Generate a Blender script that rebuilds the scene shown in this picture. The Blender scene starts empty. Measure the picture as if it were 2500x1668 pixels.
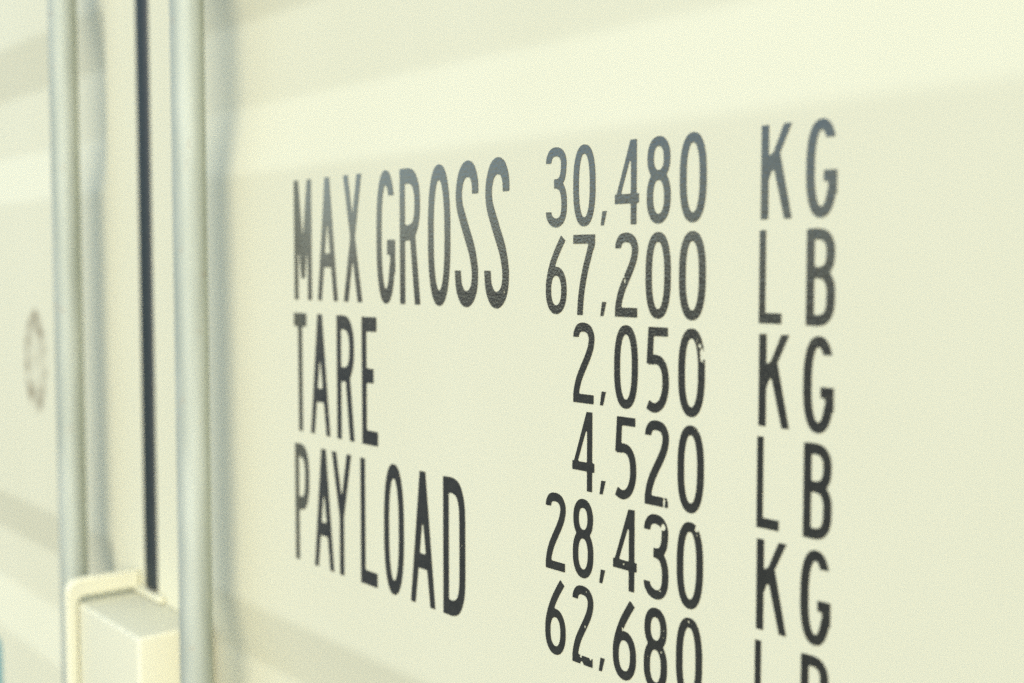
import bpy, bmesh, math, random
import numpy as np
from mathutils import Vector, Matrix

SC = bpy.context.scene
COL = SC.collection
R = math.radians
EYE = 1.50                      # camera height over the ground (m); millimetres below are measured from here

# ------------------------------------------------------------------ camera
cam_data = bpy.data.cameras.new('camera')
cam = bpy.data.objects.new('camera', cam_data)
COL.objects.link(cam)
right = Vector((6.25037658e-01, 7.80594596e-01, 4.72890446e-05)).normalized()
fwd = Vector((-0.77918571, 0.62391317, -0.06001663)).normalized()
upv = right.cross(fwd).normalized()
m = Matrix((right, upv, -fwd)).transposed().to_4x4()
m.translation = Vector((0.0, -0.527, EYE))
cam.matrix_world = m
cam_data.sensor_width = 36.0
cam_data.lens = 43.91
cam_data.clip_start = 0.01
cam_data.clip_end = 5000.0
cam_data.dof.use_dof = True
cam_data.dof.focus_distance = 0.81
cam_data.dof.aperture_fstop = 3.6
cam_data.dof.aperture_blades = 0
SC.camera = cam

# ------------------------------------------------------------------ daylight
SUN_EL, SUN_AZ = R(27.0), R(134.0)     # azimuth clockwise from +Y (the door faces -Y)
world = bpy.data.worlds.new('World')
SC.world = world
world.use_nodes = True
wn = world.node_tree.nodes
wl = world.node_tree.links
bg = wn.get('Background') or wn.new('ShaderNodeBackground')
sky = wn.new('ShaderNodeTexSky')
sky.sky_type = 'NISHITA'
sky.sun_disc = False
sky.sun_elevation = SUN_EL
sky.sun_rotation = SUN_AZ
sky.air_density = 1.0
sky.dust_density = 0.8
sky.ozone_density = 1.8
wl.new(sky.outputs['Color'], bg.inputs['Color'])
bg.inputs['Strength'].default_value = 0.15

sun_data = bpy.data.lights.new('sun', 'SUN')
sun_data.energy = 1.4
sun_data.angle = R(45.0)
sun_data.color = (1.0, 0.965, 0.90)
sun = bpy.data.objects.new('sun', sun_data)
COL.objects.link(sun)
sd = Vector((math.sin(SUN_AZ) * math.cos(SUN_EL), math.cos(SUN_AZ) * math.cos(SUN_EL), math.sin(SUN_EL)))
sun.rotation_euler = (-sd).to_track_quat('-Z', 'Y').to_euler()
sun.location = sd * 20

SC.view_settings.view_transform = 'Standard'
SC.view_settings.look = 'None'
SC.view_settings.exposure = 1.19
SC.view_settings.gamma = 1.0
SC.view_settings.use_curve_mapping = False
SC.render.engine = 'CYCLES'
SC.cycles.use_denoising = False      # the photograph is grainy; keep the renderer's own fine grain
SC.cycles.use_adaptive_sampling = False
SC.cycles.max_bounces = 8

# ------------------------------------------------------------------ materials
def new_mat(name):
    mt = bpy.data.materials.new(name)
    mt.use_nodes = True
    nt = mt.node_tree
    return mt, nt, nt.nodes['Principled BSDF']

def N(nt, kind, **kw):
    n = nt.nodes.new(kind)
    for k, v in kw.items():
        if k in n.inputs:
            n.inputs[k].default_value = v
        else:
            setattr(n, k, v)
    return n

def math_node(nt, op, a, b=None, clamp=False):
    n = nt.nodes.new('ShaderNodeMath')
    n.operation = op
    n.use_clamp = clamp
    for i, v in enumerate((a, b)):
        if v is None: continue
        if isinstance(v, (int, float)): n.inputs[i].default_value = v
        else: nt.links.new(v, n.inputs[i])
    return n.outputs[0]

def mapped(nt, coord, scale, loc=(0, 0, 0)):
    mp = nt.nodes.new('ShaderNodeMapping')
    mp.inputs['Scale'].default_value = scale
    mp.inputs['Location'].default_value = loc
    nt.links.new(coord, mp.inputs['Vector'])
    return mp.outputs[0]

def noise(nt, vec, scale, detail=3.0, rough=0.55):
    n = nt.nodes.new('ShaderNodeTexNoise')
    n.inputs['Scale'].default_value = scale
    n.inputs['Detail'].default_value = detail
    n.inputs['Roughness'].default_value = rough
    nt.links.new(vec, n.inputs['Vector'])
    return n.outputs['Fac']

def ramp(nt, fac, stops):
    r = nt.nodes.new('ShaderNodeValToRGB')
    els = r.color_ramp.elements
    while len(els) < len(stops): els.new(0.5)
    for e, (p, c) in zip(els, stops):
        e.position = p
        e.color = (c, c, c, 1) if isinstance(c, (int, float)) else (*c, 1)
    nt.links.new(fac, r.inputs['Fac'])
    return r.outputs['Color']

def mix(nt, fac, a, b):
    n = nt.nodes.new('ShaderNodeMix')
    n.data_type = 'RGBA'
    if isinstance(fac, (int, float)): n.inputs[0].default_value = fac
    else: nt.links.new(fac, n.inputs[0])
    for i, v in ((6, a), (7, b)):
        if isinstance(v, tuple): n.inputs[i].default_value = (*v, 1)
        else: nt.links.new(v, n.inputs[i])
    return n.outputs[2]

PAINT = (0.55, 0.535, 0.378)

def paint_material(name, ring=None, tint=1.0):
    mt, nt, b = new_mat(name)
    tc = nt.nodes.new('ShaderNodeTexCoord').outputs['Object']
    cloud = noise(nt, mapped(nt, tc, (1, 1, 0.6)), 5.0, 4.0)
    fine = noise(nt, tc, 420.0, 2.0)
    c = mix(nt, ramp(nt, cloud, [(0.3, 0.0), (0.75, 1.0)]), tuple(v * tint for v in PAINT),
            tuple(v * tint * k for v, k in zip(PAINT, (0.965, 0.965, 0.95))))
    c = mix(nt, math_node(nt, 'MULTIPLY', fine, 0.10), c, tuple(v * 0.80 for v in PAINT))
    # a few specks of dirt
    sp = noise(nt, tc, 95.0, 1.0)
    c = mix(nt, math_node(nt, 'MULTIPLY', ramp(nt, sp, [(0.79, 0.0), (0.84, 1.0)]), 0.12), c, (0.36, 0.30, 0.20))
    if ring:
        cx, cz, rx, rz = ring
        sx = nt.nodes.new('ShaderNodeSeparateXYZ'); nt.links.new(tc, sx.inputs[0])
        u = math_node(nt, 'DIVIDE', math_node(nt, 'SUBTRACT', sx.outputs[0], cx), rx)
        v = math_node(nt, 'DIVIDE', math_node(nt, 'SUBTRACT', sx.outputs[2], cz), rz)
        d = math_node(nt, 'SQRT', math_node(nt, 'ADD', math_node(nt, 'MULTIPLY', u, u), math_node(nt, 'MULTIPLY', v, v)))
        band = ramp(nt, math_node(nt, 'MULTIPLY', d, 0.5), [(0.0, 0.25), (0.26, 0.22), (0.38, 0.95), (0.48, 0.85), (0.56, 0.0)])
        blot = ramp(nt, noise(nt, mapped(nt, tc, (1, 1, 1), (0.31, 0, 0.2)), 42.0, 4.0), [(0.38, 0.12), (0.60, 1.0)])
        # heavier rust at the top of the ring
        dx = math_node(nt, 'DIVIDE', math_node(nt, 'SUBTRACT', sx.outputs[0], cx), rx * 0.26)
        dz = math_node(nt, 'DIVIDE', math_node(nt, 'SUBTRACT', sx.outputs[2], cz + rz * 0.97), rz * 0.16)
        q = math_node(nt, 'ADD', math_node(nt, 'MULTIPLY', dx, dx), math_node(nt, 'MULTIPLY', dz, dz))
        spot = math_node(nt, 'SUBTRACT', 1.0, q, True)
        f = math_node(nt, 'MULTIPLY', band, blot)
        f = math_node(nt, 'MAXIMUM', math_node(nt, 'MULTIPLY', f, 0.85), math_node(nt, 'MULTIPLY', spot, 1.0), True)
        c = mix(nt, f, c, (0.13, 0.095, 0.045))
    nt.links.new(c, b.inputs['Base Color'])
    b.inputs['Roughness'].default_value = 0.62
    b.inputs['IOR'].default_value = 1.30
    bp = nt.nodes.new('ShaderNodeBump')
    bp.inputs['Strength'].default_value = 0.10
    bp.inputs['Distance'].default_value = 0.0015
    h = math_node(nt, 'ADD', math_node(nt, 'MULTIPLY', noise(nt, tc, 330.0, 2.0), 0.25), noise(nt, tc, 26.0, 2.0))
    nt.links.new(h, bp.inputs['Height'])
    nt.links.new(bp.outputs[0], b.inputs['Normal'])
    return mt

MAT_DOOR = paint_material('cream_door_paint')
MAT_DOOR_STAINED = paint_material('cream_door_paint_stained', ring=(-1.645, EYE - 0.124, 0.043, 0.063))
MAT_BOX = paint_material('cream_lock_box_paint')

def vinyl_material():
    mt, nt, b = new_mat('black_vinyl')
    tc = nt.nodes.new('ShaderNodeTexCoord').outputs['Object']
    peel = noise(nt, tc, 560.0, 2.5, 0.6)
    area = noise(nt, tc, 9.0, 2.0)
    c = mix(nt, ramp(nt, noise(nt, tc, 150.0, 4.0), [(0.35, 0.0), (0.75, 1.0)]), (0.017, 0.0165, 0.011), (0.027, 0.0265, 0.018))
    dust = ramp(nt, noise(nt, tc, 900.0, 2.0), [(0.66, 0.0), (0.76, 1.0)])
    c = mix(nt, math_node(nt, 'MULTIPLY', dust, ramp(nt, area, [(0.40, 0.0), (0.70, 0.45)])), c, (0.30, 0.30, 0.27))
    nt.links.new(c, b.inputs['Base Color'])
    b.inputs['Roughness'].default_value = 0.06
    b.inputs['IOR'].default_value = 1.58
    b.inputs['Coat Weight'].default_value = 1.0          # clear laminate over the black film
    b.inputs['Coat IOR'].default_value = 1.58
    b.inputs['Coat Roughness'].default_value = 0.05
    bp = nt.nodes.new('ShaderNodeBump')
    bp.inputs['Strength'].default_value = 0.45
    bp.inputs['Distance'].default_value = 0.0004
    nt.links.new(peel, bp.inputs['Height'])
    nt.links.new(bp.outputs[0], b.inputs['Normal'])
    nt.links.new(bp.outputs[0], b.inputs['Coat Normal'])
    return mt
MAT_VINYL = vinyl_material()

def zinc_material():
    mt, nt, b = new_mat('galvanised_steel')
    tc = nt.nodes.new('ShaderNodeTexCoord').outputs['Object']
    long_ = noise(nt, mapped(nt, tc, (1, 1, 0.12)), 55.0, 4.0)
    c = mix(nt, ramp(nt, long_, [(0.3, 0.0), (0.7, 1.0)]), (0.30, 0.325, 0.255), (0.42, 0.445, 0.36))
    spots = ramp(nt, noise(nt, tc, 60.0, 3.0), [(0.66, 0.0), (0.74, 1.0)])
    c = mix(nt, math_node(nt, 'MULTIPLY', spots, 0.35), c, (0.30, 0.22, 0.14))
    nt.links.new(c, b.inputs['Base Color'])
    b.inputs['Metallic'].default_value = 0.4
    nt.links.new(ramp(nt, long_, [(0.2, 0.62), (0.8, 0.8)]), b.inputs['Roughness'])
    return mt
MAT_ZINC = zinc_material()

def plain(name, col, rough, metal=0.0, bump=0.0, scale=200.0):
    mt, nt, b = new_mat(name)
    tc = nt.nodes.new('ShaderNodeTexCoord').outputs['Object']
    f = noise(nt, tc, scale, 4.0)
    c = mix(nt, ramp(nt, f, [(0.3, 0.0), (0.7, 1.0)]), tuple(v * 0.86 for v in col), tuple(min(1, v * 1.12) for v in col))
    nt.links.new(c, b.inputs['Base Color'])
    b.inputs['Roughness'].default_value = rough
    b.inputs['Metallic'].default_value = metal
    if bump:
        bp = nt.nodes.new('ShaderNodeBump')
        bp.inputs['Strength'].default_value = bump
        bp.inputs['Distance'].default_value = 0.002
        nt.links.new(f, bp.inputs['Height']); nt.links.new(bp.outputs[0], b.inputs['Normal'])
    return mt
MAT_RUBBER = plain('black_rubber', (0.009, 0.015, 0.015), 0.55, 0, 0.15, 90.0)
MAT_GROUND = plain('asphalt', (0.10, 0.10, 0.088), 0.9, 0, 0.6, 60.0)
MAT_TEAL = plain('teal_sticker', (0.10, 0.26, 0.25), 0.4)

# ------------------------------------------------------------------ mesh helpers
def link_mesh(name, bm, mat, parent=None, smooth=False, recalc=True):
    me = bpy.data.meshes.new(name)
    if recalc: bmesh.ops.recalc_face_normals(bm, faces=bm.faces)
    bm.to_mesh(me); bm.free()
    if smooth:
        for p in me.polygons: p.use_smooth = True
    o = bpy.data.objects.new(name, me)
    if mat: me.materials.append(mat)
    COL.objects.link(o)
    o.parent = parent
    return o

def add_box(bm, x0, x1, y0, y1, z0, z1, bevel=0.0, seg=2):
    b2 = bmesh.new()
    bmesh.ops.create_cube(b2, size=1.0)
    for v in b2.verts:
        v.co = Vector(((x0 + x1) / 2 + v.co.x * (x1 - x0), (y0 + y1) / 2 + v.co.y * (y1 - y0), (z0 + z1) / 2 + v.co.z * (z1 - z0)))
    if bevel:
        bmesh.ops.bevel(b2, geom=b2.edges[:], offset=bevel, segments=seg, profile=0.6, affect='EDGES')
    tmp = bpy.data.meshes.new('tmp'); b2.to_mesh(tmp); b2.free()
    bm.from_mesh(tmp); bpy.data.meshes.remove(tmp)

def add_sweep(bm, prof, x0, x1):
    """closed profile [(y,z)...] extruded along x"""
    a = [bm.verts.new((x0, y, z)) for y, z in prof]
    b = [bm.verts.new((x1, y, z)) for y, z in prof]
    n = len(prof)
    for i in range(n):
        bm.faces.new((a[i], a[(i + 1) % n], b[(i + 1) % n], b[i]))
    bm.faces.new(a[::-1]); bm.faces.new(b)

def thing(name, label, cat, loc=(0, 0, 0)):
    o = bpy.data.objects.new(name, None)
    COL.objects.link(o)
    o.location = loc
    o['label'] = label; o['category'] = cat
    return o

Z = lambda mm: EYE + mm / 1000.0

# ------------------------------------------------------------------ the ground
bm = bmesh.new()
S = 2500.0
bm.faces.new([bm.verts.new(c) for c in ((-S, -S, 0), (S, -S, 0), (S, S, 0), (-S, S, 0))])
ground = link_mesh('ground', bm, MAT_GROUND)
ground['kind'] = 'structure'

# ------------------------------------------------------------------ the container
GAP_X = -1.278
container = thing('shipping_container', 'cream painted steel shipping container with black weight lettering on its door', 'container', (GAP_X, 0, 0))
def under(o):                                    # keep world placement below the container's Empty
    o.parent = container
    o.matrix_parent_inverse = Matrix.Translation(Vector((-GAP_X, 0, 0)))
    return o

DEPTH = 0.0145
KEYS = [(-1400, 0), (-1015, 0), (-950, 1), (-875, 1), (-808, 0), (-510, 0), (-446, 1), (-374, 1), (-314, 0), (85, 0), (147, 1), (225, 1), (290, 0), (620, 0), (685, 1), (760, 1), (825, 0), (1000, 0)]
def profile(z_mm):
    zz = np.linspace(-1400, 1000, 2401)
    d = np.interp(zz, [k for k, _ in KEYS], [v for _, v in KEYS])
    k = np.hanning(19); k /= k.sum()
    d = np.convolve(np.pad(d, 9, mode='edge'), k, mode='valid')
    return np.interp(z_mm, zz, d) * DEPTH
def samples(lo, hi, keys, fine, reach, coarse):
    s = set()
    for k in keys:
        for t in np.arange(-reach, reach + 0.1, fine): s.add(round(k + t, 2))
    for t in np.arange(lo, hi, coarse): s.add(round(float(t), 2))
    s = [v for v in s if lo < v < hi]
    s = sorted(s + [lo, hi]); out = [s[0]]
    for v in s[1:]:
        if v - out[-1] > fine * 0.6: out.append(v)
    out[-1] = hi
    return out
DOOR_LO, DOOR_HI = -1330.0, 930.0                 # mm from eye level
def door_panel(x0, x1, r0, r1, w0, w1, mat, label):
    """leaf of sheet steel between x0,x1 (mm); the pressed grooves run from r0 to r1"""
    xs = samples(x0, x1, (r0, r0 + w0, r1 - w1, r1), 2.0, 20, 60)
    zs = samples(DOOR_LO, DOOR_HI, [k for k, _ in KEYS[1:-1]], 2.5, 14, 40)
    def ends(x):
        def st(t): t = min(1, max(0, t)); return t * t * (3 - 2 * t)
        return st((x - r0) / w0) * st((r1 - x) / w1)
    dz = profile(np.array(zs))
    bm = bmesh.new()
    grid = []
    for x in xs:
        e = ends(x)
        # sheet steel is never quite flat
        grid.append([bm.verts.new((x / 1000, dz[j] * e + 0.0, Z(zs[j]))) for j in range(len(zs))])
    for i in range(len(xs) - 1):
        for j in range(len(zs) - 1):
            bm.faces.new((grid[i][j], grid[i + 1][j], grid[i + 1][j + 1], grid[i][j + 1]))
    # folded edges and a back sheet close the leaf
    Y1 = 0.055
    rim = [grid[i][0] for i in range(len(xs))] + [grid[-1][j] for j in range(1, len(zs))] + \
          [grid[i][-1] for i in range(len(xs) - 2, -1, -1)] + [grid[0][j] for j in range(len(zs) - 2, 0, -1)]
    back = [bm.verts.new((v.co.x, Y1, v.co.z)) for v in rim]
    n = len(rim)
    for i in range(n):
        f = bm.faces.new((rim[i], back[i], back[(i + 1) % n], rim[(i + 1) % n]))
    bm.faces.new(back[::-1])
    bmesh.ops.recalc_face_normals(bm, faces=bm.faces)
    o = link_mesh('door_panel', bm, mat, None, smooth=True, recalc=False)
    me = o.data
    me.set_sharp_from_angle(angle=R(38))
    under(o)
    o['label'] = label
    return o
door_right = door_panel(-1263, -62, -1212, -168, 40, 34, MAT_DOOR, 'cream door leaf carrying the black weight lettering')
door_left = door_panel(-2494, -1293, -2388, -1384, 34, 14, MAT_DOOR_STAINED, 'cream door leaf with a faint brown ring stain')

# rubber seal in the gap between the leaves, fixed to the lettered leaf: lip and groove
bm = bmesh.new()
prof = []
for t in np.linspace(0, 1, 15):
    x = -1296.5 + t * 35.0
    y = -0.5 - 2.2 * math.sin(math.pi * min(1, t / 0.62)) if t < 0.62 else -0.5 + 3.0 - 3.0 * math.cos(2 * math.pi * (t - 0.62) / 0.38)
    prof.append((x / 1000, y / 1000))
SEAL_LO = -346
lo = [bm.verts.new((x, y, Z(SEAL_LO) - 0.0)) for x, y in prof]
hi = [bm.verts.new((x, y, Z(DOOR_HI))) for x, y in prof]
lob = [bm.verts.new((x, 0.045, Z(SEAL_LO))) for x in (prof[0][0], prof[-1][0])]
hib = [bm.verts.new((x, 0.045, Z(DOOR_HI))) for x in (prof[0][0], prof[-1][0])]
for i in range(len(prof) - 1): bm.faces.new((lo[i], lo[i + 1], hi[i + 1], hi[i]))
bm.faces.new((lob[0], hib[0], hib[1], lob[1]))
bm.faces.new((lo[0], hi[0], hib[0], lob[0])); bm.faces.new((lo[-1], lob[1], hib[1], hi[-1]))
bm.faces.new(lo[::-1] + lob); bm.faces.new(hi + hib[::-1])
seal = link_mesh('door_seal', bm, MAT_RUBBER, door_right, smooth=True)
seal.data.set_sharp_from_angle(angle=R(50))

# locking bars: galvanised tube
def locking_bar(x_mm, leaf, y=-0.048, r=0.0149):
    bm = bmesh.new()
    n = 40
    rings = []
    for z in np.linspace(-1300, 900, 23):
        rings.append([bm.verts.new((x_mm / 1000 + r * math.cos(2 * math.pi * k / n), y + r * math.sin(2 * math.pi * k / n), Z(z))) for k in range(n)])
    for a, b in zip(rings, rings[1:]):
        for k in range(n): bm.faces.new((a[k], a[(k + 1) % n], b[(k + 1) % n], b[k]))
    bm.faces.new(rings[0][::-1]); bm.faces.new(rings[-1])
    o = link_mesh('locking_bar', bm, MAT_ZINC, leaf, smooth=True)
    o.data.set_sharp_from_angle(angle=R(50))
    return o
locking_bar(-1062, door_right)
locking_bar(-1381, door_left)

# lock box over the gap: inner body on the lettered leaf, cover on the other leaf
def u_prof(y_out, z_top, z_bot, r, t, sag=0.0):
    """C section seen from the end: outer and inner contour joined at the door plane"""
    out, inn = [], []
    def contour(y, zt, zb, rad):
        pts = [(-0.0006, zt)]
        for k in range(9):
            a = math.pi / 2 * k / 8
            pts.append((y + rad - rad * math.sin(a), zt - rad + rad * math.cos(a)))
        for k in range(9):
            a = math.pi / 2 * k / 8
            pts.append((y + rad - rad * math.cos(a), zb + rad - rad * math.sin(a)))
        pts.append((-0.0006, zb))
        return pts
    out = contour(y_out, z_top, z_bot, r)
    inn = contour(y_out + t, z_top - t - sag, z_bot + t, max(r - t * 0.4, 0.004))
    return out, inn

bm = bmesh.new()
add_box(bm, -1.350, -1.149, -0.0683, -0.0005, Z(-640), Z(-358), 0.004, 3)
for v in bm.verts:                                # its lid is tilted outwards, a slope added to catch more light
    if v.co.z > Z(-400): v.co.z += 0.002 * (v.co.y + 0.0683) / 0.068
add_box(bm, -1.312, -1.243, -0.0065, -0.0007, Z(-355), Z(-348), 0.002, 2)   # its hinge flange across the gap
body = link_mesh('lock_box_body', bm, MAT_BOX, door_right, smooth=True)
body.data.set_sharp_from_angle(angle=R(40))

bm = bmesh.new()
out, inn = u_prof(-0.081, Z(-331), Z(-660), 0.014, 0.012, 0.009)
X0, X1 = -1.320, -1.309
loop = out + inn[::-1]
n = len(loop); no = len(out)
A = [bm.verts.new((X0, y, z)) for y, z in loop]
B = [bm.verts.new((X1, y, z)) for y, z in loop]
for i in range(n - 1):
    if i == no - 1: continue
    bm.faces.new((A[i], A[i + 1], B[i + 1], B[i]))
for i in range(no - 1):                          # the two end rims
    bm.faces.new((B[i], B[i + 1], B[n - 2 - i], B[n - 1 - i]))
    bm.faces.new((A[i + 1], A[i], A[n - 1 - i], A[n - 2 - i]))
bm.faces.new((A[0], B[0], B[n - 1], A[n - 1])); bm.faces.new((A[no - 1], A[no], B[no], B[no - 1]))
cover = link_mesh('lock_box_cover', bm, MAT_BOX, door_left, smooth=True)
cover.data.set_sharp_from_angle(angle=R(40))
bv = cover.modifiers.new('bevel', 'BEVEL'); bv.width = 0.003; bv.segments = 3; bv.limit_method = 'ANGLE'; bv.angle_limit = R(50)

# teal sticker cut off by the left edge of the picture
bm = bmesh.new()
pts = []
for k in range(40):
    a = 2 * math.pi * k / 40
    pts.append((-1.852 + 0.030 * math.copysign(abs(math.cos(a)) ** 0.5, math.cos(a)), Z(-575) + 0.045 * math.copysign(abs(math.sin(a)) ** 0.5, math.sin(a))))
f = [bm.verts.new((x, -0.0006, z)) for x, z in pts]
b = [bm.verts.new((x, -0.0001, z)) for x, z in pts]
bm.faces.new(f)
for k in range(40): bm.faces.new((f[k], b[k], b[(k + 1) % 40], f[(k + 1) % 40]))
st = link_mesh('sticker', bm, MAT_TEAL, door_left)

# frame round the doors and the box behind them
bm = bmesh.new()
add_box(bm, 0.0, 0.10, -0.02, 0.16, 0.14, Z(1060), 0.006)
post = under(link_mesh('corner_post', bm, MAT_BOX))
bm = bmesh.new()
add_box(bm, -2.656, -2.556, -0.02, 0.16, 0.14, Z(1060), 0.006)
under(link_mesh('corner_post', bm, MAT_BOX))
bm = bmesh.new()
add_box(bm, -2.553, -0.003, 0.0, 0.14, Z(950), Z(1057), 0.005)
under(link_mesh('door_header', bm, MAT_BOX))
bm = bmesh.new()
add_box(bm, -2.553, -0.003, -0.01, 0.14, 0.02, Z(-1345), 0.005)
under(link_mesh('door_sill', bm, MAT_BOX))
def side_wall(x, s):
    bm = bmesh.new()
    pts = []
    y = 0.165
    while y < 5.9:
        pts += [(y, 0), (y + 0.07, 0), (y + 0.14, 0.036), (y + 0.21, 0.036)]
        y += 0.28
    lo = [bm.verts.new((x + s * d, yy, 0.15)) for yy, d in pts]
    hi = [bm.verts.new((x + s * d, yy, Z(1050))) for yy, d in pts]
    for i in range(len(pts) - 1): bm.faces.new((lo[i], lo[i + 1], hi[i + 1], hi[i]))
    lo2 = [bm.verts.new((x + s * (d + 0.002), yy, 0.15)) for yy, d in pts]
    hi2 = [bm.verts.new((x + s * (d + 0.002), yy, Z(1050))) for yy, d in pts]
    for i in range(len(pts) - 1): bm.faces.new((lo2[i + 1], lo2[i], hi2[i], hi2[i + 1]))
    bm.faces.new((lo[0], hi[0], hi2[0], lo2[0])); bm.faces.new((lo[-1], lo2[-1], hi2[-1], hi[-1]))
    under(link_mesh('side_wall', bm, MAT_BOX))
side_wall(0.095, -1); side_wall(-2.651, 1)
bm = bmesh.new()
add_box(bm, -2.64, 0.085, 0.163, 5.9, Z(1052), Z(1075), 0.004)
under(link_mesh('roof', bm, MAT_BOX))
bm = bmesh.new()
add_box(bm, -2.64, 0.085, 0.163, 5.9, 0.10, 0.148, 0.004)
under(link_mesh('floor_frame', bm, MAT_BOX))
bm = bmesh.new()
add_box(bm, -2.64, 0.085, 5.902, 5.95, 0.10, Z(1075), 0.004)
under(link_mesh('end_wall', bm, MAT_BOX))

# ------------------------------------------------------------------ lettering: cut vinyl characters
KZ = 1.10                                          # strokes are a little thicker across than upright
STEP = 0.1                                         # raster step (mm) of a character before its outline is traced
def spline(pts, n=14):
    P = [np.array(p, float) for p in pts]
    P = [2 * P[0] - P[1]] + P + [2 * P[-1] - P[-2]]
    out = []
    for i in range(1, len(P) - 2):
        p0, p1, p2, p3 = P[i - 1], P[i], P[i + 1], P[i + 2]
        for k in range(n):
            t = k / n
            out.append(0.5 * ((2 * p1) + (-p0 + p2) * t + (2 * p0 - 5 * p1 + 4 * p2 - p3) * t * t + (-p0 + 3 * p1 - 3 * p2 + p3) * t ** 3))
    out.append(P[-2])
    return np.array(out)
def sup(cx, cz, a, b, n=2.4, t0=0.0, t1=2 * math.pi, k=120):
    t = np.linspace(t0, t1, k)
    c, s = np.cos(t), np.sin(t)
    return np.stack([cx + a * np.sign(c) * abs(c) ** (2 / n), cz + b * np.sign(s) * abs(s) ** (2 / n)], 1)

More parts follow.
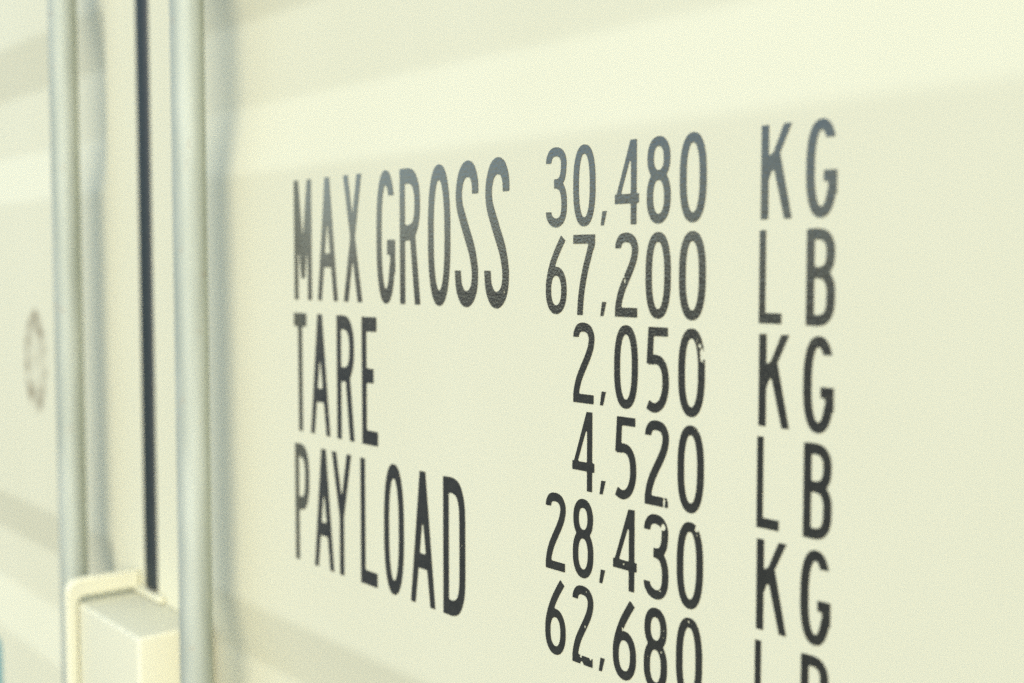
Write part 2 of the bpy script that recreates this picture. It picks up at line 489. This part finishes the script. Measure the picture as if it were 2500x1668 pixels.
T = 5.1
def stroke(pts, c0=None, c1=None, t=T): return ('s', np.array(pts, float), c0, c1, t)
def poly(*pts): return ('p', np.array(pts, float))
def box(x0, x1, z0, z1): return poly((x0, z0), (x1, z0), (x1, z1), (x0, z1))
def glyphs():
    g = {}
    g['0'] = (20.6, [stroke(sup(10.3, 25, 7.75, 22.4))])
    g['O'] = (20.3, [stroke(sup(10.15, 25, 7.6, 22.4))])
    g['8'] = (19.4, [stroke(sup(9.7, 37.6, 6.7, 9.8, 2.2)), stroke(sup(9.7, 15.2, 7.15, 12.6, 2.25))])
    g['6'] = (20.4, [stroke(sup(10.2, 14.9, 7.65, 12.3, 2.2)),
                     stroke(spline([(17.0, 48.2), (12.4, 41.6), (8.2, 34.8), (4.6, 26.6), (2.8, 19.5), (2.55, 14)]), (0.62, 0.78))])
    g['2'] = (20.0, [stroke(spline([(2.7, 41.3), (3.2, 43.8), (5.4, 46.7), (9.9, 47.6), (14.5, 46.3), (17.0, 42.6), (17.2, 38.6), (15.9, 33.6), (13.0, 27.8), (9.3, 21.6), (6.0, 15.6), (3.8, 9.6), (3.0, 5), (2.8, 0.5)]), (0, -1), (0, -1)),
                     box(0.25, 19.4, 0, 5.6)])
    g['3'] = (20.5, [stroke(spline([(2.6, 40.6), (3.3, 43.8), (5.9, 46.8), (10.0, 47.6), (14.5, 46.3), (17.1, 42.6), (17.4, 38.2), (16.6, 32.6), (14.4, 28.9), (11.4, 27.6), (8.2, 27.4)]), (0, -1), (-1, 0)),
                     stroke(spline([(8.2, 27.4), (11.6, 27.0), (15.0, 25.0), (17.2, 20.6), (17.9, 14.6), (17.3, 8.2), (14.7, 4.0), (10.2, 2.55), (5.9, 3.8), (3.3, 6.6), (2.6, 9.5)]), (-1, 0), (0, 1))])
    g['4'] = (20.6, [box(13.9, 18.6, 0, 50), box(0, 20.6, 12.5, 18.1), poly((13.3, 50), (18.6, 50), (14.2, 41.8), (4.9, 17.8), (0, 17.4), (0, 14))])
    g['5'] = (18.8, [box(1.9, 17.8, 44.8, 50), poly((1.9, 50), (6.5, 50), (5.4, 29.4), (3.2, 27.6), (0.5, 28.6)),
                     stroke(spline([(3.0, 29.4), (5.0, 30.6), (8.2, 31.0), (12.0, 29.8), (15.0, 25.8), (16.2, 19.6), (15.8, 12.4), (13.4, 6.2), (9.6, 3.0), (5.6, 2.6), (1.7, 4.2)]), (-0.6, -0.8), (-0.9, 0.42))])
    g['7'] = (20.2, [box(0, 20.2, 44.5, 50), poly((14, 47), (20.2, 47), (20.2, 44.5), (19.1, 40.6), (14.2, 43)),
                     stroke(spline([(17.4, 46.5), (16.6, 43), (14.6, 37.2), (12.2, 30.8), (9.7, 22.5), (7.8, 13.8), (6.8, 6), (6.4, 0)]), (0, 1), (0, -1))])
    g[','] = (5.3, [poly((1.5, 8.6), (5.3, 8.6), (2.7, 0), (0, 0))])
    g['M'] = (21.5, [box(0, 4.8, 0, 50), box(16.7, 21.5, 0, 50), poly((0, 50), (5.2, 50), (10.75, 25), (16.3, 50), (21.5, 50), (21.5, 44), (12.9, 9), (8.6, 9), (0, 44))])
    g['A'] = (23.3, [poly((0, 0), (4.5, 0), (11.65, 33), (11.65, 50), (9.0, 50)), poly((23.3, 0), (18.8, 0), (11.65, 33), (11.65, 50), (14.3, 50)), box(3.4, 19.9, 13.6, 19.2)])
    g['X'] = (20.4, [poly((0, 0), (5.0, 0), (20.2, 50), (15.2, 50)), poly((20.4, 0), (15.4, 0), (0.2, 50), (5.2, 50))])
    e = sup(9.5, 25, 6.95, 22.4, 2.4, 0, 2 * math.pi, 240)
    i0 = next(i for i in range(60) if e[i][1] >= 40.6)
    i1 = next(i for i in range(200, 240) if e[i][1] >= 13)
    g['G'] = (19.0, [stroke(e[i0:i1], (0, -1), None), box(13.9, 19.0, 11.5, 24.0), box(11.0, 19.0, 18.4, 24.0)])
    g['R'] = (19.4, [box(0, 4.9, 0, 50), stroke(spline([(2.4, 47.2), (8.6, 47.2), (13.0, 46.0), (16.0, 42.4), (16.9, 37.2), (16.2, 31.6), (13.6, 27.8), (9.0, 26.4), (2.4, 26.4)]), (-1, 0), (-1, 0)),
                     poly((9.4, 27), (14.5, 27), (19.4, 0), (14.4, 0))])
    g['S'] = (20.4, [stroke(spline([(17.75, 39), (17.4, 43), (15.0, 46.6), (11.0, 47.6), (7.0, 46.2), (4.4, 42.4), (3.7, 38.4), (4.5, 34.6), (6.7, 31.0), (10.9, 25), (14.7, 19.6), (17.0, 14.0), (17.4, 10.2), (16.4, 6.2), (13.7, 3.5), (10.1, 2.55), (6.4, 3.6), (3.6, 7), (2.6, 12.4)]), (0, -1), (0, 1))])
    g['T'] = (15.6, [box(0, 15.6, 44.4, 50), box(5.3, 10.2, 0, 50)])
    g['E'] = (16.7, [box(0, 4.9, 0, 50), box(0, 15.8, 44.4, 50), box(0, 12.4, 24.3, 29.9), box(0, 16.7, 0, 5.6)])
    g['P'] = (17.6, [box(0, 4.9, 0, 50), stroke(spline([(2.4, 47.2), (8.0, 47.2), (12.0, 45.8), (14.4, 42), (15.05, 36), (14.4, 30), (12.0, 25.8), (8.0, 24.6), (2.4, 24.6)]), (-1, 0), (-1, 0))])
    g['Y'] = (22.3, [poly((0, 50), (5.0, 50), (11.15, 31.5), (17.3, 50), (22.3, 50), (13.6, 23.6), (13.6, 0), (8.7, 0), (8.7, 23.6))])
    g['L'] = (17.8, [box(0, 4.9, 0, 50), box(0, 17.8, 0, 5.6)])
    g['D'] = (19.6, [box(0, 5.0, 0, 50), stroke(spline([(2.4, 47.2), (8.4, 47.2), (13.2, 45.8), (16.2, 41.6), (17.05, 35.5), (17.05, 25), (17.05, 14.5), (16.2, 8.4), (13.2, 4.2), (8.4, 2.8), (2.4, 2.8)]), (-1, 0), (-1, 0))])
    g['K'] = (20.6, [box(0, 4.9, 0, 50), poly((4, 26), (6.6, 34.5), (8.1, 35.4), (15.0, 50), (20.2, 50), (12.3, 34.5), (9, 26)),
                     poly((4, 33), (8, 35), (12.3, 34.9), (20.6, 0), (15.8, 0), (8.7, 26.2), (7, 25.6), (4.6, 20), (4, 20))])
    g['B'] = (17.9, [box(0, 4.9, 0, 50), stroke(spline([(2.4, 47.3), (8, 47.3), (12, 46), (14.5, 42.3), (15.0, 37.6), (14.4, 32.4), (12, 28.7), (8, 27.5), (2.4, 27.5)]), (-1, 0), (-1, 0)),
                     stroke(spline([(2.4, 27.2), (8.4, 27.2), (12.5, 25.6), (15.0, 21), (15.35, 15), (14.8, 8.5), (12.4, 4.2), (8.4, 2.7), (2.4, 2.7)]), (-1, 0), (-1, 0))])
    return g
GLYPH = glyphs()

def raster(ch):
    w, pieces = GLYPH[ch]
    pad = 2.0
    nx, nz = int((w + 2 * pad) / STEP), int((50.8 + 2 * pad) / STEP)
    xs = -pad + np.arange(nx) * STEP
    zs = -pad + np.arange(nz) * STEP
    X, Zz = np.meshgrid(xs, zs)
    M = np.zeros(X.shape, bool)
    for p in pieces:
        if p[0] == 'p':
            ins = np.zeros(X.shape, bool)
            q = p[1]
            for i in range(len(q)):
                (x1, z1), (x2, z2) = q[i], q[(i + 1) % len(q)]
                if z1 == z2: continue
                c = (z1 > Zz) != (z2 > Zz)
                ins ^= c & (X < (x2 - x1) * (Zz - z1) / (z2 - z1) + x1)
            M |= ins
        else:
            _, q, c0, c1, t = p
            d = np.full(X.shape, 1e9)
            Q = q * np.array([1, 1 / KZ])
            for a, b in zip(Q[:-1], Q[1:]):
                # only near cells
                lox, hix = min(a[0], b[0]) - t, max(a[0], b[0]) + t
                loz, hiz = (min(a[1], b[1]) - t) * KZ, (max(a[1], b[1]) + t) * KZ
                i0, i1 = max(0, int((lox + pad) / STEP)), min(nx, int((hix + pad) / STEP) + 2)
                j0, j1 = max(0, int((loz + pad) / STEP)), min(nz, int((hiz + pad) / STEP) + 2)
                px, pz = X[j0:j1, i0:i1], Zz[j0:j1, i0:i1] / KZ
                ab = b - a
                L = max(ab @ ab, 1e-9)
                u = np.clip(((px - a[0]) * ab[0] + (pz - a[1]) * ab[1]) / L, 0, 1)
                dd = np.hypot(px - a[0] - u * ab[0], pz - a[1] - u * ab[1])
                d[j0:j1, i0:i1] = np.minimum(d[j0:j1, i0:i1], dd)
            ins = d < t / 2
            for end, cut in ((q[0], c0), (q[-1], c1)):
                if cut is not None:
                    near = np.hypot(X - end[0], (Zz - end[1]) / KZ) < t * 0.95
                    ins &= ~(near & (((X - end[0]) * cut[0] + (Zz - end[1]) * cut[1]) > 0))
            M |= ins
    # fillet the inner corners a little, as a plotter knife leaves them
    rad = int(0.75 / STEP)
    disc = [(i, j) for i in range(-rad, rad + 1) for j in range(-rad, rad + 1) if i * i + j * j <= rad * rad]
    P = np.pad(M, rad)
    H, W = P.shape
    D = np.zeros_like(P)
    for i, j in disc: D |= np.roll(np.roll(P, i, 0), j, 1)
    E = np.ones_like(P)
    for i, j in disc: E &= np.roll(np.roll(D, i, 0), j, 1)
    return E[rad:-rad, rad:-rad], xs, zs
CACHE = {}
def field(ch):
    if ch not in CACHE: CACHE[ch] = raster(ch)
    return CACHE[ch]

def blur(F, n=2):
    k = np.array([1, 4, 6, 4, 1]) / 16.0
    for _ in range(n):
        P = np.pad(F, 2, mode='edge')
        F = sum(k[i] * P[i:i + F.shape[0], 2:-2] for i in range(5))
        P = np.pad(F, 2, mode='edge')
        F = sum(k[i] * P[2:-2, i:i + F.shape[1]] for i in range(5))
    return F

def contours(F, xs, zs):
    """marching squares at 0.5, closed loops"""
    ins = F > 0.5
    nz, nx = F.shape
    code = (ins[:-1, :-1] * 1 + ins[:-1, 1:] * 2 + ins[1:, 1:] * 4 + ins[1:, :-1] * 8)
    nxt = {}
    pos = {}
    def pt(e):
        if e in pos: return
        k, j, i = e
        a = F[j, i]; b = F[j, i + 1] if k == 0 else F[j + 1, i]
        t = (0.5 - a) / (b - a)
        pos[e] = (xs[i] + t * STEP, zs[j]) if k == 0 else (xs[i], zs[j] + t * STEP)
    SEG = {1: [(3, 0)], 2: [(0, 1)], 3: [(3, 1)], 4: [(1, 2)], 5: [(3, 0), (1, 2)], 6: [(0, 2)], 7: [(3, 2)], 8: [(2, 3)], 9: [(2, 0)], 10: [(0, 1), (2, 3)], 11: [(2, 1)], 12: [(1, 3)], 13: [(1, 0)], 14: [(0, 3)]}
    for j, i in zip(*np.nonzero((code > 0) & (code < 15))):
        j = int(j); i = int(i)
        E = [(0, j, i), (1, j, i + 1), (0, j + 1, i), (1, j, i)]
        for a, b in SEG[int(code[j, i])]:
            pt(E[a]); pt(E[b]); nxt[E[a]] = E[b]
    loops = []
    while nxt:
        s = next(iter(nxt)); loop = [s]; c = nxt.pop(s)
        while c != s and c in nxt:
            loop.append(c); c = nxt.pop(c)
        if len(loop) > 6: loops.append(np.array([pos[e] for e in loop]))
    return loops

def simplify(P, tol):
    def rdp(a, b):
        st, keep = [(a, b)], set((a, b))
        while st:
            a, b = st.pop()
            if b - a < 2: continue
            p, q = P[a], P[b % len(P)]
            v = q - p; L = np.hypot(*v)
            seg = P[a + 1:b] - p
            d = abs(v[0] * seg[:, 1] - v[1] * seg[:, 0]) / L if L > 1e-9 else np.hypot(seg[:, 0], seg[:, 1])
            k = int(np.argmax(d))
            if d[k] > tol:
                k += a + 1
                keep.add(k); st += [(a, k), (k, b)]
        return keep
    n = len(P)
    k = sorted(i % n for i in rdp(0, n // 2) | rdp(n // 2, n))
    k = sorted(set(k))
    return P[k]

def worn(M, xs, zs, chips, seed):
    """take vinyl away: ragged chips, or sprays of tiny flecks; (kind, x, z, rx, rz, amount)"""
    rng = np.random.default_rng(seed)
    F = M.astype(float)
    X, Zz = np.meshgrid(xs, zs)
    for kind, x, z, rx, rz, amt in chips:
        if kind == 'chip':
            n = rng.random(F.shape)
            n = blur(n, 14); n = (n - n.mean()) / (n.std() + 1e-9)
            q = np.hypot((X - x) / (rx * 0.8), (Zz - z) / (rz * 0.8)) + n * 0.16
            F[q < 1.0] = 0
        else:
            for _ in range(int(amt * 0.5)):
                a, r = rng.random() * 2 * math.pi, math.sqrt(rng.random())
                px, pz = x + rx * r * math.cos(a), z + rz * r * math.sin(a)
                s = 0.14 + 0.30 * rng.random() ** 3
                q = np.hypot((X - px) / (s * (0.7 + rng.random())), (Zz - pz) / (s * (0.7 + rng.random())))
                F[q < 1] = 0
    return F

def character(ch, x_left, z_base, sx, sz, label, chips=(), seed=0):
    M, xs, zs = field(ch)
    F = worn(M, xs, zs, chips, seed) if chips else M.astype(float)
    F = blur(F, 2)
    cu = bpy.data.curves.new('outline', 'CURVE')
    cu.dimensions = '2D'; cu.fill_mode = 'BOTH'; cu.extrude = 0.00018
    for P in contours(F, xs, zs):
        P = simplify(P, 0.03)
        if len(P) < 4: continue
        s = cu.splines.new('POLY')
        s.points.add(len(P) - 1)
        for k, (x, z) in enumerate(P):
            s.points[k].co = (x * sx / 1000, z * sz / 1000, 0, 1)
        s.use_cyclic_u = True
    tmp = bpy.data.objects.new('outline', cu)
    me = bpy.data.meshes.new_from_object(tmp)
    bpy.data.objects.remove(tmp); bpy.data.curves.remove(cu)
    name = 'digit' if ch.isdigit() else 'comma' if ch == ',' else 'letter'
    me.name = name
    me.transform(Matrix.Rotation(R(90), 4, 'X'))
    me.materials.clear(); me.materials.append(MAT_VINYL)
    o = bpy.data.objects.new(name, me)
    COL.objects.link(o)
    o.location = (x_left / 1000, -0.00026, Z(z_base))
    o.parent = door_right
    o['label'] = label
    return o

W = lambda c: GLYPH[c][0]
LX, LZ = 1.37, 2.03
labels = [
    ('MAX GROSS', -28.2, [('M', -942.3), ('A', -901.5), ('X', -861.9), ('G', -813.3), ('R', -780.2), ('O', -742.5), ('S', -709.2), ('S', -674.6)]),
    ('TARE', -141.2, [('T', -948.4), ('A', -915.2), ('R', -874.4), ('E', -837.6)]),
    ('PAYLOAD', -254.2, [('P', -947.4), ('A', -910.7), ('Y', -881.9), ('L', -840.2), ('O', -804.1), ('A', -764.9), ('D', -724.9)]),
]
wear_l = {('MAX GROSS', 7): [('fleck', 11, 4, 9, 4.5, 16), ('fleck', 16, 12, 4, 6, 8), ('fleck', 12, 46, 7, 4, 6)], ('MAX GROSS', 6): [('fleck', 9, 4, 8, 4, 9)],
          ('PAYLOAD', 6): [('fleck', 17, 30, 2.4, 18, 7), ('fleck', 9, 46, 8, 4, 4)]}
for word, zb, chars in labels:
    for i, (c, cx) in enumerate(chars):
        character(c, cx - W(c) * LX / 2, zb, LX, LZ, f'tall black letter {c} of {word}', wear_l.get((word, i), ()), 100 + i)

COLX = [-612.2, -585.4, -567.4, -547.1, -520.4, -493.1]
ROWS = [25.4, -30.5, -86.2, -142.0, -198.2, -254.4]
nums = ['30,480', '67,200', ' 2,050', ' 4,520', '28,430', '62,680']
wear_d = {
    (0, 5): [('fleck', 6, 46.5, 3.5, 2.5, 26)], (0, 0): [('fleck', 10, 3, 8, 3, 6)],
    (1, 3): [('chip', 8.6, 21.5, 0.9, 1.6, 0), ('fleck', 9, 20, 3, 6, 10)], (1, 5): [('fleck', 11.5, 48, 3.2, 2.2, 34), ('fleck', 11.5, 3, 2.2, 2.6, 9), ('fleck', 2.5, 28, 1.8, 6, 10)],
    (1, 0): [('fleck', 6, 24, 5, 14, 9)],
    (2, 5): [('chip', 18.6, 35.8, 2.6, 4.6, 0), ('chip', 16.6, 40.6, 1.8, 1.6, 0), ('fleck', 16, 44, 2, 3, 18), ('fleck', 2.5, 40, 1.6, 3, 14)],
    (2, 4): [('fleck', 17, 14, 1.5, 8, 5)],
    (3, 4): [('chip', 16.2, 2.6, 1.1, 4, 0), ('chip', 19.0, 4.8, 0.7, 1.6, 0), ('fleck', 17, 38, 1.4, 6, 16)], (3, 5): [('fleck', 14, 47.5, 3, 2, 9), ('fleck', 18, 12, 1.4, 8, 6)],
    (4, 0): [('fleck', 9, 2.6, 8, 2.4, 12), ('fleck', 8, 47, 6, 2, 6)], (4, 1): [('chip', 19.2, 34.5, 0.7, 0.6, 0)], (4, 3): [('chip', 9.2, 15.6, 0.9, 1.0, 0), ('fleck', 8, 15, 5, 2.4, 5)],
    (4, 4): [('chip', 16.0, 43.6, 2.3, 2.7, 0), ('chip', 18.8, 26.8, 0.7, 0.9, 0), ('fleck', 16.5, 40, 2, 3, 10), ('chip', 13.8, 5.4, 1.1, 0.5, 0)],
    (4, 5): [('chip', 15.4, 46.8, 1.7, 2.1, 0), ('fleck', 17, 44, 1.5, 2, 9)],
    (5, 0): [('fleck', 8, 38, 3, 6, 5)],
    (5, 1): [('chip', 8.6, 4.6, 1.2, 1.4, 0), ('chip', 9.2, 0.6, 1.6, 1.2, 0), ('chip', 17.2, 5.2, 1.3, 0.9, 0), ('chip', 12.2, 24.6, 0.7, 1.2, 0), ('chip', 13.2, 47.2, 0.7, 1.0, 0), ('fleck', 12, 3, 7, 3, 12)],
    (5, 3): [('chip', 5.8, 37.8, 0.8, 0.7, 0), ('chip', 8.6, 31.0, 0.9, 1.6, 0), ('fleck', 7, 34, 3, 6, 8)],
    (5, 4): [('chip', 14.6, 24.6, 1.0, 0.8, 0), ('fleck', 3, 19, 1.4, 1.6, 6), ('fleck', 17, 37, 1.5, 5, 8)],
    (5, 5): [('chip', 9.8, 47.8, 0.9, 1.2, 0), ('fleck', 10, 47.8, 4, 2, 14)],
}
for r, txt in enumerate(nums):
    for k, c in enumerate(txt):
        if c == ' ': continue
        what = 'comma' if c == ',' else f'digit {c}'
        lab = f'black {what} of the number {txt.strip()}'
        if (r, k) == (2, 5): lab = 'black digit 0 of the number 2,050 with a piece flaked off its right side'
        character(c, COLX[k] - W(c) / 2, ROWS[r], 1.0, 1.01, lab, wear_d.get((r, k), ()), 10 * r + k)

for r in range(6):
    unit = ('KG', 'LB')[r % 2]
    for c in unit:
        cx = {'K': -433.0, 'G': -403.8, 'L': -436.2, 'B': -403.4}[c]
        s = {'K': 1.0, 'G': 1.02, 'L': 0.855, 'B': 1.0}[c]
        ROWN = nums[r].strip()
        character(c, cx - W(c) * s / 2, ROWS[r], s, 1.0, f'black letter {c} of {unit} beside {ROWN}', (), 500 + r)
